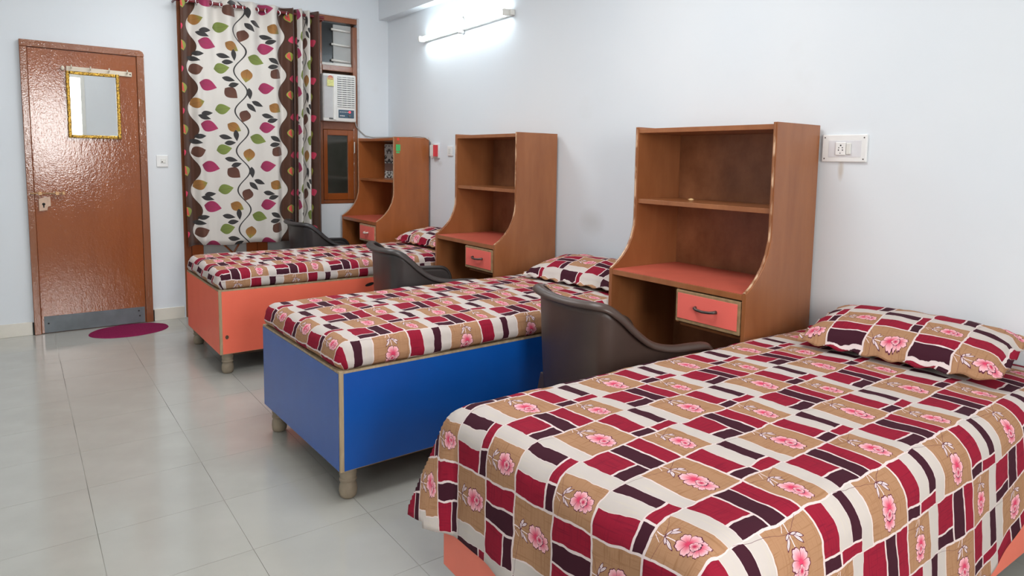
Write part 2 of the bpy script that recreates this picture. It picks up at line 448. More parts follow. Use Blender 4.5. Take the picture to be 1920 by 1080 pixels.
# printed curtain. UV in metres: x from panel centre, y downwards
def curtain_material():
    m, bs = new_mat('leaf_print_curtain', 0.6, spec=0.25)
    bs.inputs['Sheen Weight'].default_value = 0.2
    uvn = S.nt.nodes.new('ShaderNodeTexCoord'); uv = S(uvn.outputs['UV'])
    p, q0, _ = sepxyz(uv)
    V = 0.640
    q = q0.mod(V)
    cream = srgb(206, 201, 194); brown = srgb(78, 48, 34)
    cols = dict(m=srgb(150, 44, 84), g=srgb(112, 126, 60), b=srgb(92, 58, 46), t=srgb(150, 104, 52), d=srgb(52, 50, 50), p=srgb(206, 60, 92))
    edge = ((q - 287*V/340.0)*(2*math.pi/(V/2))).cos()*0.034 + 0.320
    c = mix((p.abs()-edge).lt(0.0), brown, cream)
    c = mix(((p.abs()-edge).abs()).lt(0.0025), c, srgb(60, 40, 30))
    vine = 0.010 - ((q - 118*V/340.0)*(2*math.pi/(V/2))).cos()*0.046
    c = mix((p-vine).abs().lt(0.0055), c, cols['d'])
    K = 1/518.0; Kv = V/340.0
    lv = []
    def L(x, y, ang, ln, wd, k): lv.append(((x-305)*K, ((y-40) % 340)*Kv, ang, ln, wd, k))
    L(275, 83, 0.7, .056, .044, 'b'); L(322, 178, 1.9, .052, .040, 'b'); L(282, 228, 0.5, .054, .038, 't'); L(333, 345, 1.7, .054, .040, 't')
    L(370, 275, 0.3, .062, .040, 'g')
    for k in (0, 170):
        L(243, 152+k, -0.2, .054, .040, 'g'); L(194, 57+k, 0.25, .062, .044, 'm'); L(406, 52+k, -0.15, .060, .044, 'm')
    L(440, 137, 0.5, .05, .040, 't'); L(446, 328, 0.6, .046, .044, 'b'); L(155, 132, -0.3, .05, .040, 't'); L(154, 334, -0.3, .05, .042, 'b')
    for (x, y, an) in ((342, 80, 1.5), (371, 122, .4), (348, 140, .8), (250, 270, .2), (265, 294, -.1), (288, 262, 1.5), (267, 365, .2), (285, 387, -.3),
                       (410, 172, .2), (428, 190, -.3), (440, 272, .5), (436, 296, -.2), (187, 173, -.1), (178, 190, .3), (162, 270, -.1), (146, 293, .2)):
        L(x, y, an, .046 if an > .15 else .040, .019, 'd')
    for k in (0, 170):
        for sx in (-1, 1):
            L(305+sx*198, 75+k, 1.4, .040, .030, 'lg'); L(305+sx*212, 172+k, 1.2, .034, .034, 'p')
    for (ca, cb, an, ln, wd, k) in lv:
        # wrap vertically: nearest copy
        qq = (q - cb + V/2).mod(V) - V/2
        da = p-ca
        cs, sn = math.cos(an), math.sin(an)
        x = da*cs + qq*sn; y = qq*cs - da*sn
        t = (x*(1.0/ln)).max(-1.2).min(1.2)
        d = y.abs() - (1.0-t.sq())*wd*(1.0-t*0.35)
        if k == 'lg':
            c = mix(d.lt(0), c, srgb(150, 160, 70)); c = mix((d+0.008).lt(0.0)*y.gt(-0.004), c, srgb(206, 84, 74)); continue
        cc = cols[k]
        if k in 'mgbt':
            cc = mix(ramp(t, -0.9, 0.9), tuple(z*0.8 for z in cc[:3])+(1,), tuple(min(1, z*1.25) for z in cc[:3])+(1,))
            if k == 't': cc = mix(ramp(t, 0.2, 0.9), cc, srgb(132, 140, 62))
            cc = mix(y.abs().lt(0.0012)*0.5, cc, srgb(90, 70, 50))
        c = mix(d.lt(0), c, cc)
    setc(bs, c)
    bs.inputs['Transmission Weight'].default_value = 0.0
    bump(bs, tex_noise(300, 2, uv), 0.08, 0.001)
    return m
M['curtain'] = curtain_material()

# ------------------------------------------------------------------ the room
YF, XL, YB, ZC = 6.0135, -4.6, -1.8, 2.95
WX0, WX1, WZ0, WZ1 = -1.775, -0.285, 0.0, 2.577      # window and balcony door opening, far wall
fl = box('floor', M['grout'], XL, 0, YB, YF, -0.08, -0.0016); tag(fl, kind='structure')
tm = None
x0, y0, pitch = -2.651, 2.276, 0.4065
ix0 = math.floor((XL-x0)/pitch); ix1 = math.ceil((0-x0)/pitch); iy0 = math.floor((YB-y0)/pitch); iy1 = math.ceil((YF-y0)/pitch)
tcache = {}
for i in range(ix0, ix1):
    for j in range(iy0, iy1):
        a0 = max(XL, x0+i*pitch+0.0008); a1 = min(0, x0+(i+1)*pitch-0.0008); b0 = max(YB, y0+j*pitch+0.0008); b1 = min(YF, y0+(j+1)*pitch-0.0008)
        if a1-a0 < 0.02 or b1-b0 < 0.02: continue
        key = (round(a1-a0, 4), round(b1-b0, 4))
        if key not in tcache:
            bm = bmesh.new(); bm_box(bm, 0, a1-a0, 0, b1-b0, -0.0016, 0)
            bmesh.ops.recalc_face_normals(bm, faces=bm.faces[:])
            me = bpy.data.meshes.new('tile'); bm.to_mesh(me); bm.free(); me.materials.append(M['tile']); tcache[key] = me
        o = link('tile', tcache[key], None, fl); o.location = (a0, b0, 0)

T = 0.15
tag(box('wall_right', M['wall_right'], 0, T, YB-T, YF+T, -0.08, ZC), kind='structure')
tag(box('wall_left', M['wall'], XL-T, XL, YB-T, YF+T, -0.08, ZC), kind='structure')
bm = bmesh.new()
bm_box(bm, XL, WX0, YF, YF+T, -0.08, ZC); bm_box(bm, WX1, 0, YF, YF+T, -0.08, ZC)
bm_box(bm, WX0, WX1, YF, YF+T, WZ1, ZC); bm_box(bm, -0.66, WX1, YF, YF+T, -0.08, 0.896)
tag(finish(bm, 'wall_far', M['wall']), kind='structure')
bm = bmesh.new()   # back wall with the daylight window
bm_box(bm, XL, -2.85, YB-T, YB, -0.08, ZC); bm_box(bm, -1.85, 0, YB-T, YB, -0.08, ZC)
bm_box(bm, -2.85, -1.85, YB-T, YB, 2.45, ZC); bm_box(bm, -2.85, -1.85, YB-T, YB, -0.08, 0.95)
tag(finish(bm, 'wall_back', M['wall']), kind='structure')
tag(box('ceiling', M['ceiling'], XL-T, T, YB-T, YF+T, ZC, ZC+0.1), kind='structure')
tag(box('trim_1', M['wall'], -0.092, 0.0, YB, YF, 2.588, ZC), 'white concrete beam along the top of the right wall', kind='structure')
def skirting(name, segs):
    bm = bmesh.new()
    for s in segs: bm_box(bm, *s)
    tag(finish(bm, name, M['skirting'], bevel=0.002), kind='structure')
skirting('baseboard_far', [(XL, -2.772, YF-0.012, YF, 0, 0.095), (-2.004, WX0-0.012, YF-0.012, YF, 0, 0.095), (-0.645, 0, YF-0.012, YF, 0, 0.095)])
skirting('baseboard_left', [(XL, XL+0.012, YB, YF-0.012, 0, 0.095)])
skirting('baseboard_back', [(XL+0.012, -0.012, YB, YB+0.012, 0, 0.095)])
skirting('baseboard_right', [(-0.012, 0, YB+0.012, YF-0.012, 0, 0.095)])

# back window (seen in the mirror and as the gleam on the door)
wn = empty('window_2', (-2.35, YB, 0.95)); tag(wn, kind='structure')
def wbox(name, mat, p, x0, x1, y0, y1, z0, z1, bev=0.002):
    o = box(name, mat, x0-p.location.x, x1-p.location.x, y0-p.location.y, y1-p.location.y, z0-p.location.z, z1-p.location.z, p, bev); return o
for (a, b_, c, d) in ((-2.85, -2.79, 0.95, 2.45), (-1.91, -1.85, 0.95, 2.45), (-2.79, -1.91, 0.95, 1.01), (-2.79, -1.91, 2.39, 2.45), (-2.375, -2.325, 1.01, 2.39)):
    wbox('frame_bar', M['ivory'], wn, a, b_, YB-0.06, YB+0.01, c, d)

# ------------------------------------------------------------------ door
dr = empty('door_1', (-2.39, YF, 0)); tag(dr, 'glossy brown enamelled door with mirror hung on it', kind='structure')
def on(p, name, mat, x0, x1, y0, y1, z0, z1, bev=0.0, par=None):
    """box in world coordinates parented under an unrotated empty p"""
    l = p.location
    return box(name, mat, x0-l.x, x1-l.x, y0-l.y, y1-l.y, z0-l.z, z1-l.z, par or p, bev)
D0, D1, DT = -2.764, -2.012, 2.092
on(dr, 'frame', M['door_frame'], D0, D0+0.042, YF-0.035, YF, 0, DT-0.046, 0.004)
on(dr, 'frame', M['door_frame'], D1-0.050, D1, YF-0.035, YF, 0, DT-0.046, 0.006)
bm = bmesh.new(); zt = DT
pts = [(D0, DT-0.046), (D1, DT-0.046), (D1, DT-0.028), (D1-0.008, DT-0.010), (D1-0.028, DT), (D0, DT)]
bm_prism(bm, [(a+2.39, b_) for a, b_ in pts], 'y', -0.035, 0)
finish(bm, 'frame', M['door_frame'], dr, 0.003)
on(dr, 'leaf', M['door'], D0+0.043, D1-0.051, YF-0.022, YF-0.001, 0.004, DT-0.048, 0.002)
kp = on(dr, 'kick_plate', M['zinc'], D0+0.058, D1-0.057, YF-0.0245, YF-0.0225, 0.006, 0.128, 0.001)
for sx, sz in ((-2.11, 0.10), (-2.105, 0.06), (-2.68, 0.075)):
    bm = bmesh.new(); bm_tube(bm, [(sx+2.39, -0.0245, sz), (sx+2.39, -0.0275, sz)], 0.006, 8); finish(bm, 'screw', M['black'], kp)
bo = empty('sliding_bolt'); bo.parent = dr
bm = bmesh.new(); bm_tube(bm, [(-2.748+2.39, -0.044, 1.022), (-2.545+2.39, -0.044, 1.022)], 0.006, 8)
bm_box(bm, -2.70+2.39, -2.68+2.39, -0.052, -0.022, 1.010, 1.034); bm_box(bm, -2.60+2.39, -2.58+2.39, -0.052, -0.022, 1.010, 1.034)
bm_box(bm, -2.56+2.39, -2.545+2.39, -0.06, -0.038, 1.012, 1.034)
bpy.data.objects.remove(bo); finish(bm, 'sliding_bolt', M['bare_brass'], dr, smooth=False)
bm = bmesh.new()
bm_prism(bm, [(-2.700+2.39, 0.985), (-2.632+2.39, 1.000), (-2.630+2.39, 0.93), (-2.648+2.39, 0.925), (-2.652+2.39, 0.90), (-2.700+2.39, 0.895)], 'y', -0.036, -0.022)
lk = finish(bm, 'lock_plate', M['lock_pink'], dr, 0.002)
bm = bmesh.new(); bm_tube(bm, [(-2.672+2.39, -0.0355, 0.945), (-2.672+2.39, -0.037, 0.945)], 0.010, 10); bm_box(bm, -2.676+2.39, -2.668+2.39, -0.037, -0.0355, 0.92, 0.945)
finish(bm, 'keyhole', M['black'], lk)
# shade of the gap between frame and skirting, put in as black strips
on(dr, 'skirting_gap', M['black'], D0-0.010, D0-0.0005, YF-0.02, YF-0.0005, 0, 0.09, 0.002); on(dr, 'skirting_gap', M['black'], D1+0.0005, D1+0.009, YF-0.02, YF-0.0005, 0, 0.09, 0.002)

# mirror and hook rail hanging on the door
mr = empty('wall_mirror', (-2.342, YF-0.024, 1.66)); tag(mr, 'small gilt framed mirror hanging on the brown door', 'mirror')
mx0, mx1, mz0, mz1, mw = -0.164, 0.164, -0.238, 0.238, 0.023
for (a, b_, c, d) in ((mx0, mx0+mw, mz0, mz1), (mx1-mw, mx1, mz0, mz1), (mx0+mw, mx1-mw, mz0, mz0+mw), (mx0+mw, mx1-mw, mz1-mw, mz1)):
    box('frame_strip', M['gold'], a, b_, -0.022, -0.001, c, d, mr, 0.005)
box('glass', M['mirror'], mx0+mw, mx1-mw, -0.010, -0.002, mz0+mw, mz1-mw, mr)
mr.rotation_euler = (math.radians(0.6), 0, 0)
hr = empty('hook_rail', (-2.306, YF-0.024, 1.911)); tag(hr, 'ivory hook rail screwed above the gilt mirror', 'hook rail')
hr.rotation_euler = (0, math.radians(1.2), 0)
box('rail', M['rail'], -0.195, 0.212, -0.010, -0.0005, -0.018, 0.018, hr, 0.004)
for k in range(4):
    hx = -0.165+k*0.115
    bm = bmesh.new(); bm_tube(bm, [(hx, -0.008, 0.006), (hx, -0.028, 0.004), (hx, -0.034, 0.016), (hx, -0.030, 0.026)], [.004, .004, .004, .005], 8)
    finish(bm, 'hook', M['rail'], hr, smooth=True)
bm = bmesh.new(); bm_lathe(bm, [(0.003, -0.02), (0.011, -0.012), (0.012, 0.0), (0.009, 0.012), (0.003, 0.018)], -0.216, -0.014, 12); finish(bm, 'end_knob', M['rail'], hr, smooth=True)
bm = bmesh.new(); bm_tube(bm, [(0.200, -0.010, 0.0), (0.200, -0.012, 0.0)], 0.005, 8); finish(bm, 'screw', M['black'], hr)

# switch on the far wall
sw = empty('light_switch', (-1.909, YF, 1.262)); tag(sw, 'small white switch plate on wall between door and curtain', 'switch')
box('plate', M['socket_white'], -0.040, 0.040, -0.010, 0, -0.045, 0.045, sw, 0.003)
rk = box('rocker', M['ivory'], -0.010, 0.022, -0.016, -0.010, -0.014, 0.018, sw, 0.002)
box('slot', M['black'], -0.006, 0.002, -0.0165, -0.0155, -0.010, -0.002, rk)

# ------------------------------------------------------------------ window and balcony door
w1 = empty('window_1', (-1.03, YF, 0.0)); tag(w1, 'brown wooden window and balcony door behind the curtains', kind='structure')
FR = M['door_frame']
Y0, Y1 = YF-0.005, YF+0.08
XM = -0.66
on(w1, 'frame_post', FR, WX0, WX0+0.055, Y0, Y1, 0, WZ1-0.06, 0.004)
on(w1, 'frame_post', FR, XM, XM+0.03, Y0, Y1, 0.896, WZ1-0.06, 0.004)
on(w1, 'frame_post', FR, WX1-0.062, WX1-0.022, Y0, Y1, 0.896, WZ1-0.085, 0.005)
on(w1, 'frame_head', FR, WX0, WX1-0.022, Y0, Y1, WZ1-0.06, WZ1-0.012, 0.004)
on(w1, 'plaster_edge', M['plaster_patch'], WX1-0.021, WX1-0.001, Y0-0.002, Y1, 0.896, WZ1-0.001, 0.004)
on(w1, 'plaster_edge', M['plaster_patch'], WX0+0.1, WX1-0.022, Y0+0.002, Y1, WZ1-0.011, WZ1-0.0005, 0.002)
on(w1, 'transom', FR, XM+0.03, WX1-0.062, Y0, Y1, 2.085, 2.135, 0.004)
on(w1, 'transom', FR, XM+0.03, WX1-0.062, Y0, Y1, 1.565, 1.635, 0.004)
on(w1, 'sill_rail', FR, XM+0.03, WX1-0.062, Y0, Y1, 0.897, 0.93, 0.004)
# upper light: black glass, grey filler board with clips
up_ = on(w1, 'upper_pane', M['glass_black'], XM+0.03, WX1-0.062, Y0+0.05, Y0+0.055, 2.135, WZ1-0.06)
on(w1, 'filler_board', M['panel_grey'], -0.515, WX1-0.064, Y0+0.038, Y0+0.048, 2.150, 2.50, 0.001, up_)
for z in (2.455, 2.325, 2.185):
    bm = bmesh.new(); bm_tube(bm, [(-0.535+1.03, Y0+0.030-YF, z), (-0.365+1.03, Y0+0.030-YF, z-0.006)], 0.011, 8); finish(bm, 'clip_bar', M['ivory'], up_, smooth=True)
on(w1, 'inner_bead', M['ivory'], XM+0.035, WX1-0.064, Y0+0.03, Y0+0.045, 2.138, 2.160, 0.002, up_)
# lower casement
ls = empty('casement'); ls.parent = w1
L0, L1 = XM+0.032, WX1-0.064
for (a, b_, c, d) in ((L0, L0+0.035, 0.932, 1.563), (L1-0.055, L1, 0.932, 1.563), (L0+0.035, L1-0.055, 0.932, 0.992), (L0+0.035, L1-0.055, 1.515, 1.563)):
    on(w1, 'sash_rail', M['door'], a, b_, Y0-0.006, Y0+0.03, c, d, 0.003, ls)
on(w1, 'pane', M['glass_dark'], L0+0.035, L1-0.055, Y0+0.008, Y0+0.013, 0.992, 1.515, 0, ls)
bm = bmesh.new(); bm_tube(bm, [(L1+0.006+1.03, Y0-0.010-YF, 1.36), (L1+0.006+1.03, Y0-0.010-YF, 1.46)], 0.005, 8); finish(bm, 'hinge', M['white_metal'], ls)
# balcony door leaves behind the main curtain
for k, (a, b_) in enumerate(((WX0+0.057, -1.215), (-1.213, XM-0.002))):
    lf = empty('balcony_leaf'); lf.parent = w1
    st = 0.085
    for (p0, p1, c, d) in ((a, a+st, 0.01, 2.515), (b_-st, b_, 0.01, 2.515), (a+st, b_-st, 0.01, 0.12), (a+st, b_-st, 2.42, 2.515), (a+st, b_-st, 0.60, 0.68), (a+st, b_-st, 2.06, 2.12)):
        on(w1, 'stile', M['door'], p0, p1, Y0-0.002, Y0+0.035, c, d, 0.003, lf)
    on(w1, 'panel', M['panel_grey'], a+st, b_-st, Y0+0.014, Y0+0.022, 0.12, 0.60, 0, lf)
    on(w1, 'pane', M['glass_dark'], a+st, b_-st, Y0+0.014, Y0+0.018, 0.68, 2.06, 0, lf)
    on(w1, 'pane', M['panel_grey'], a+st, b_-st, Y0+0.014, Y0+0.018, 2.12, 2.42, 0, lf)
    if k == 0:
        for (q0, q1) in (((-1.50, 0.60), (-1.405, 0.50)), ((-1.345, 0.60), (-1.405, 0.50))):
            bm = bmesh.new(); bm_tube(bm, [(q0[0]+1.03, Y0+0.008-YF, q0[1]), (q1[0]+1.03, Y0+0.008-YF, q1[1])], 0.008, 6); finish(bm, 'brace', M['door'], lf)
# unseen backing added behind the glass, as the outside is dark
on(w1, 'backing_board', M['under'], WX0, WX1, YF+0.10, YF+0.12, 0.0, WZ1, 0)

# ------------------------------------------------------------------ air conditioner in the window
ac = empty('air_conditioner', (-0.508, YF-0.010, 1.634)); tag(ac, 'white window air conditioner above the small brown casement', 'air conditioner')
W2, H2, DP = 0.152, 0.416, 0.085
bm = bmesh.new(); bm_box(bm, -W2, W2, -DP, 0.0, 0, H2); finish(bm, 'housing', M['ac_white'], ac, 0.012, seg=3, smooth=True, angle=0.6)
box('side_panel', M['ac_grey'], -W2+0.006, -0.062, -DP-0.002, -DP+0.01, 0.030, H2-0.02, ac, 0.003)
box('divider', M['ac_white'], -0.060, -0.040, -DP-0.010, -DP+0.01, 0.014, H2-0.014, ac, 0.004)
gp = box('grille_back', M['ac_dark'], -0.022, W2-0.018, -DP-0.001, -DP+0.01, 0.128, H2-0.022, ac)
bm = bmesh.new(); bm_box(bm, -0.022, W2-0.018, -0.0035, 0.0035, -0.0045, 0.0045); 
for v in bm.verts:
    if v.co.y < 0: v.co.z -= 0.004
bmesh.ops.recalc_face_normals(bm, faces=bm.faces[:]); sm = bpy.data.meshes.new('slat'); bm.to_mesh(sm); bm.free()
for k in range(14):
    o = link('slat', sm, M['ac_white'], gp); o.location = (0, -DP-0.0045, 0.140+k*0.0188)
for xx in (0.02, 0.065, 0.105):
    box('grille_rib', M['ac_white'], xx-0.0015, xx+0.0015, -DP-0.005, -DP-0.001, 0.128, H2-0.022, gp)
cp = box('control_panel', M['ac_blue'], -0.014, W2-0.022, -DP-0.004, -DP+0.01, 0.034, 0.106, ac, 0.003)
for k in range(5):
    box('printed_mark', M['ac_grey'], -0.004+k*0.017, 0.006+k*0.017, -DP-0.0048, -DP-0.003, 0.082, 0.090, cp)
for k in range(4):
    box('printed_mark', M['ac_white'], -0.002+k*0.012, 0.006+k*0.012, -DP-0.0048, -DP-0.003, 0.048, 0.056, cp)
bm = bmesh.new(); bm_tube(bm, [(0.088, -DP-0.003, 0.088), (0.088, -DP-0.008, 0.088)], 0.010, 14); finish(bm, 'indicator', M['led'], cp)
bm = bmesh.new(); bm_tube(bm, [(0.085, -DP-0.003, 0.055), (0.085, -DP-0.012, 0.055)], 0.012, 14); finish(bm, 'knob', M['ac_dark'], cp, 0.001)
el = box('energy_label', M['label_yellow'], -0.118, -0.058, -DP-0.0125, -DP-0.011, 0.305, 0.375, ac)
bm = bmesh.new(); bm_prism(bm, [(-0.110+0.024*math.cos(t)+0.022, 0.375+0.024*math.sin(t)) for t in [math.pi*k/10 for k in range(11)]], 'y', -DP-0.0125, -DP-0.011); finish(bm, 'label_dial', M['label_print'], el)
box('label_print', M['label_print'], -0.112, -0.064, -DP-0.013, -DP-0.0123, 0.362, 0.370, el)
box('latch', M['ac_dark'], -0.100, -0.064, -DP-0.006, -DP, 0.018, 0.030, ac, 0.002)

# ------------------------------------------------------------------ curtains
YR, ZR = YF-0.125, 2.492
rod = empty('curtain_rod', (-1.2, YR, ZR)); tag(rod, 'maroon curtain rod threaded through the curtain eyelets', 'curtain rod')
bm = bmesh.new(); bm_tube(bm, [(-0.62, 0, 0), (0.545, 0, 0.022)], 0.0125, 12); finish(bm, 'pole', M['rod'], rod, smooth=True, angle=0.9)
for xx in (-0.60, 0.535):
    bm = bmesh.new(); bm_tube(bm, [(xx, 0.0, 0), (xx, 0.119, 0)], 0.008, 8); finish(bm, 'bracket', M['rod'], rod)

def curtain(name, label, xs, fold, uvx, zb, nrow=46, ztop=2.548, group=None, eyes=()):
    root = empty(name, (sum((xs[0], xs[-1]))/2, YR, zb)); tag(root, label, 'curtain', group)
    lx, ly, lz = root.location
    verts, faces, uvs = [], [], []
    nc = len(xs)
    for r in range(nrow+1):
        t = r/nrow; z = ztop + (zb-ztop)*t
        for i, x in enumerate(xs):
            y = fold(i, x, t); dz = 0.006*math.sin(i*0.09)*smoothstep(0.9, 1, t)
            xx = x + 0.012*math.sin(3.0*t+x*5)*t
            verts.append((xx-lx, y, z+dz-lz)); uvs.append((uvx(i, x), (2.535-z)))
    for r in range(nrow):
        for i in range(nc-1):
            a = r*nc+i; faces.append((a, a+nc, a+nc+1, a+1))
    me = bpy.data.meshes.new(name); me.from_pydata(verts, [], faces)
    ul = me.uv_layers.new(name='UVMap')
    for lp in me.loops: ul.data[lp.index].uv = uvs[lp.vertex_index]
    for p in me.polygons: p.use_smooth = True
    me.update()
    o = link('cloth', me, M['curtain'], root)
    sd = o.modifiers.new('thick', 'SOLIDIFY'); sd.thickness = 0.002; sd.offset = 0
    for (ex, ang) in eyes:
        bm = bmesh.new(); n, k = 20, 8
        for a in range(n):
            for b_ in range(k):
                A, B = 2*math.pi*a/n, 2*math.pi*b_/k
                rr = 0.023+0.0045*math.cos(B)
                bm.verts.new((0.0045*math.sin(B), rr*math.cos(A), rr*math.sin(A)))
        bm.verts.ensure_lookup_table()
        for a in range(n):
            for b_ in range(k):
                bm.faces.new([bm.verts[((a+i) % n)*k + (b_+j) % k] for i, j in ((0, 0), (1, 0), (1, 1), (0, 1))])
        e = finish(bm, 'eyelet', M['steel'], root, smooth=True)
        e.location = (ex-lx, 0, ZR-lz+0.005); e.rotation_euler = (0, 0, ang)
    return root
N1 = 150
XA, XB = -1.775, -0.925
xs1 = [XA+(XB-XA)*i/N1 for i in range(N1+1)]
WAVE = 0.172
def fold1(i, x, t):
    ph = 2*math.pi*(x-XA)/WAVE
    amp = 0.030*(1-smoothstep(0.0, 0.35, t)) + 0.010
    mid = smoothstep(0.10, 0.3, (x-XA)/(XB-XA))*(1-smoothstep(0.72, 0.92, (x-XA)/(XB-XA)))
    amp *= (1-0.55*mid*smoothstep(0.1, 0.4, t))
    side = (1-mid)*0.022*math.cos(2*math.pi*(x-XA)/0.115)*smoothstep(0, .3, t)
    return -amp*math.cos(ph) - side - 0.01*t + 0.006*math.sin(t*9+x*7)*t
curtain('curtain', 'wide brown and cream leaf print curtain with a winding vine', xs1, fold1,
        lambda i, x: (x-(-1.36))*0.94, 0.595, group=None,
        eyes=[(XA+WAVE*(0.25+0.5*k), (0.9 if k % 2 == 0 else -0.9)) for k in range(10)])
N2 = 170
XC, XD = -0.940, -0.688
xs2 = [XC+(XD-XC)*i/N2 for i in range(N2+1)]
def fold2(i, x, t):
    s_ = (x-XC)/(XD-XC)
    return -0.040*math.cos(2*math.pi*s_*3.5)*(1-0.15*t) - 0.012*math.sin(2*math.pi*s_*1.2+t) - 0.015
def uv2(i, x):
    s_ = (x-XC)/(XD-XC)
    # brown edge folds, then the cream middle in a bunched strip, then the brown edge
    if s_ < 0.20: return -0.60 + 0.20*(s_/0.20)
    if s_ < 0.68: return -0.22 + 0.44*((s_-0.20)/0.48)
    return 0.38 + 0.16*((s_-0.68)/0.32)
curtain('curtain', 'bunched leaf print curtain gathered beside the air conditioner', xs2, fold2, uv2, 0.50,
        eyes=[(XC+(XD-XC)/7.0*(0.5+k), (0.5 if k % 2 else -0.5)) for k in range(4)])

# ------------------------------------------------------------------ tube light on the right wall
tl = empty('tube_light', (0, 4.62, 2.335)); tag(tl, 'lit white fluorescent tube light on the right wall', 'lamp')
tl.rotation_euler = (math.radians(-1.1), 0, 0)
box('batten', M['ivory'], -0.034, -0.001, -0.66, 0.66, -0.018, 0.022, tl, 0.004)
bm = bmesh.new(); bm_tube(bm, [(-0.062, -0.60, 0.0), (-0.062, 0.62, 0.0)], 0.015, 14); finish(bm, 'tube', M['tube'], tl, smooth=True, angle=0.9)
for yy in (-0.635, 0.62):
    box('end_holder', M['ivory'], -0.080, -0.02, yy, yy+0.022, -0.022, 0.024, tl, 0.004)
bm = bmesh.new(); bm_tube(bm, [(-0.006, 0.0, 0.02), (-0.01, 0.01, 0.06), (-0.006, 0.03, 0.085), (-0.001, 0.05, 0.088)], 0.005, 8); finish(bm, 'cable', M['cable'], tl, smooth=True)
bm = bmesh.new(); bm_lathe(bm, [(0.022, -0.04), (0.026, -0.03), (0.022, -0.019)], -0.022, 0.03, 12); finish(bm, 'starter', M['ac_grey'], tl, smooth=True)

# added panels out of view, housing the two stand-in fill lights
for (lx_, ly_, hs, lab) in ((-1.5, 2.2, 0.53, 'larger added square fill light panel above the blue bed'), (-1.7, 4.7, 0.45, 'smaller added square fill light panel above the far orange bed')):
    cl = empty('bounce_fill_panel', (lx_, ly_, ZC)); tag(cl, lab, 'lamp', 'added fill light panels')
    box('fill_panel_body', M['ivory'], -hs, hs, -hs, hs, -0.060, -0.0005, cl, 0.004)
    box('fill_diffuser', M['fill_diffuser'], -hs+0.02, hs-0.02, -hs+0.02, hs-0.02, -0.068, -0.061, cl, 0.002)

# ------------------------------------------------------------------ sockets
def socket_board(name, label, y0, y1, z0, z1, detail=True):
    e = empty(name, (0, (y0+y1)/2, (z0+z1)/2)); tag(e, label, 'socket')
    hy, hz = (y1-y0)/2, (z1-z0)/2
    box('plate', M['socket_white'], -0.012, 0, -hy, hy, -hz, hz, e, 0.003)
    if detail:
        box('recess_panel', M['socket_grey'], -0.0135, -0.011, -hy+0.022, hy-0.03, -hz+0.02, hz-0.025, e, 0.001)
        so = box('outlet', M['socket_white'], -0.020, -0.0135, -0.012, 0.034, -0.030, 0.026, e, 0.003)
        for (yy, zz, rr) in ((0.010, 0.012, .0034), (0.018, 0.002, .0024), (0.002, 0.002, .0024), (0.019, -0.008, .0028), (0.001, -0.008, .0028), (0.011, -0.021, .0022)):
            bm = bmesh.new(); bm_tube(bm, [(-0.0198, yy, zz), (-0.0206, yy, zz)], rr, 8); finish(bm, 'pin_hole', M['black'], so)
        rk = box('switch_rocker', M['ivory'], -0.022, -0.0135, -0.034, -0.014, -0.026, 0.022, e, 0.003)
        for (yy, zz) in ((hy-0.012, hz-0.012), (-hy+0.012, -hz+0.012), (-hy+0.012, hz-0.014), (hy-0.012, -hz+0.014)):
            bm = bmesh.new(); bm_tube(bm, [(-0.0118, yy, zz), (-0.0132, yy, zz)], 0.003, 8); finish(bm, 'screw', M['dark_metal'], e)
    return e
socket_board('power_socket', 'white power socket board beside the nearest desk', 1.410, 1.607, 1.336, 1.452)
e = socket_board('power_socket', 'small white switch plate beside the middle desk hutch', 4.80, 4.88, 1.345, 1.425, False)
box('rocker', M['ivory'], -0.017, -0.011, -0.012, 0.012, -0.022, 0.022, e, 0.002)
e = empty('power_socket', (0, 5.075, 1.385)); tag(e, 'white socket with a red striped plug beside the farthest desk', 'socket')
box('plate', M['socket_white'], -0.012, 0, -0.055, 0.085, -0.060, 0.062, e, 0.003)
for zz in (0.02, -0.012):
    bm = bmesh.new(); bm_tube(bm, [(-0.0118, 0.066, zz), (-0.0135, 0.066, zz)], 0.008, 8); finish(bm, 'pin_hole', M['black'], e)
pl = box('plug', M['ivory'], -0.050, -0.012, -0.028, 0.034, -0.046, 0.050, e, 0.005)
box('stripe', M['red'], -0.052, -0.012, -0.040, -0.029, -0.046, 0.050, pl, 0.002)
# AC cable over desk and down to the plug
cb = tube('power_cable', M['cable'], [(-0.335, YF-0.02, 1.640), (-0.322, YF-0.012, 1.60), (-0.285, YF-0.010, 1.56), (-0.235, YF-0.012, 1.52), (-0.18, YF-0.06, 1.506), (-0.12, 5.7, 1.506), (-0.09, 5.45, 1.506),
     (-0.075, 5.25, 1.506), (-0.06, 5.17, 1.500), (-0.045, 5.11, 1.475), (-0.035, 5.085, 1.440)], 0.0055, n=8)
tag(cb, 'grey power cable running over the farthest desk to its plug', 'cable')

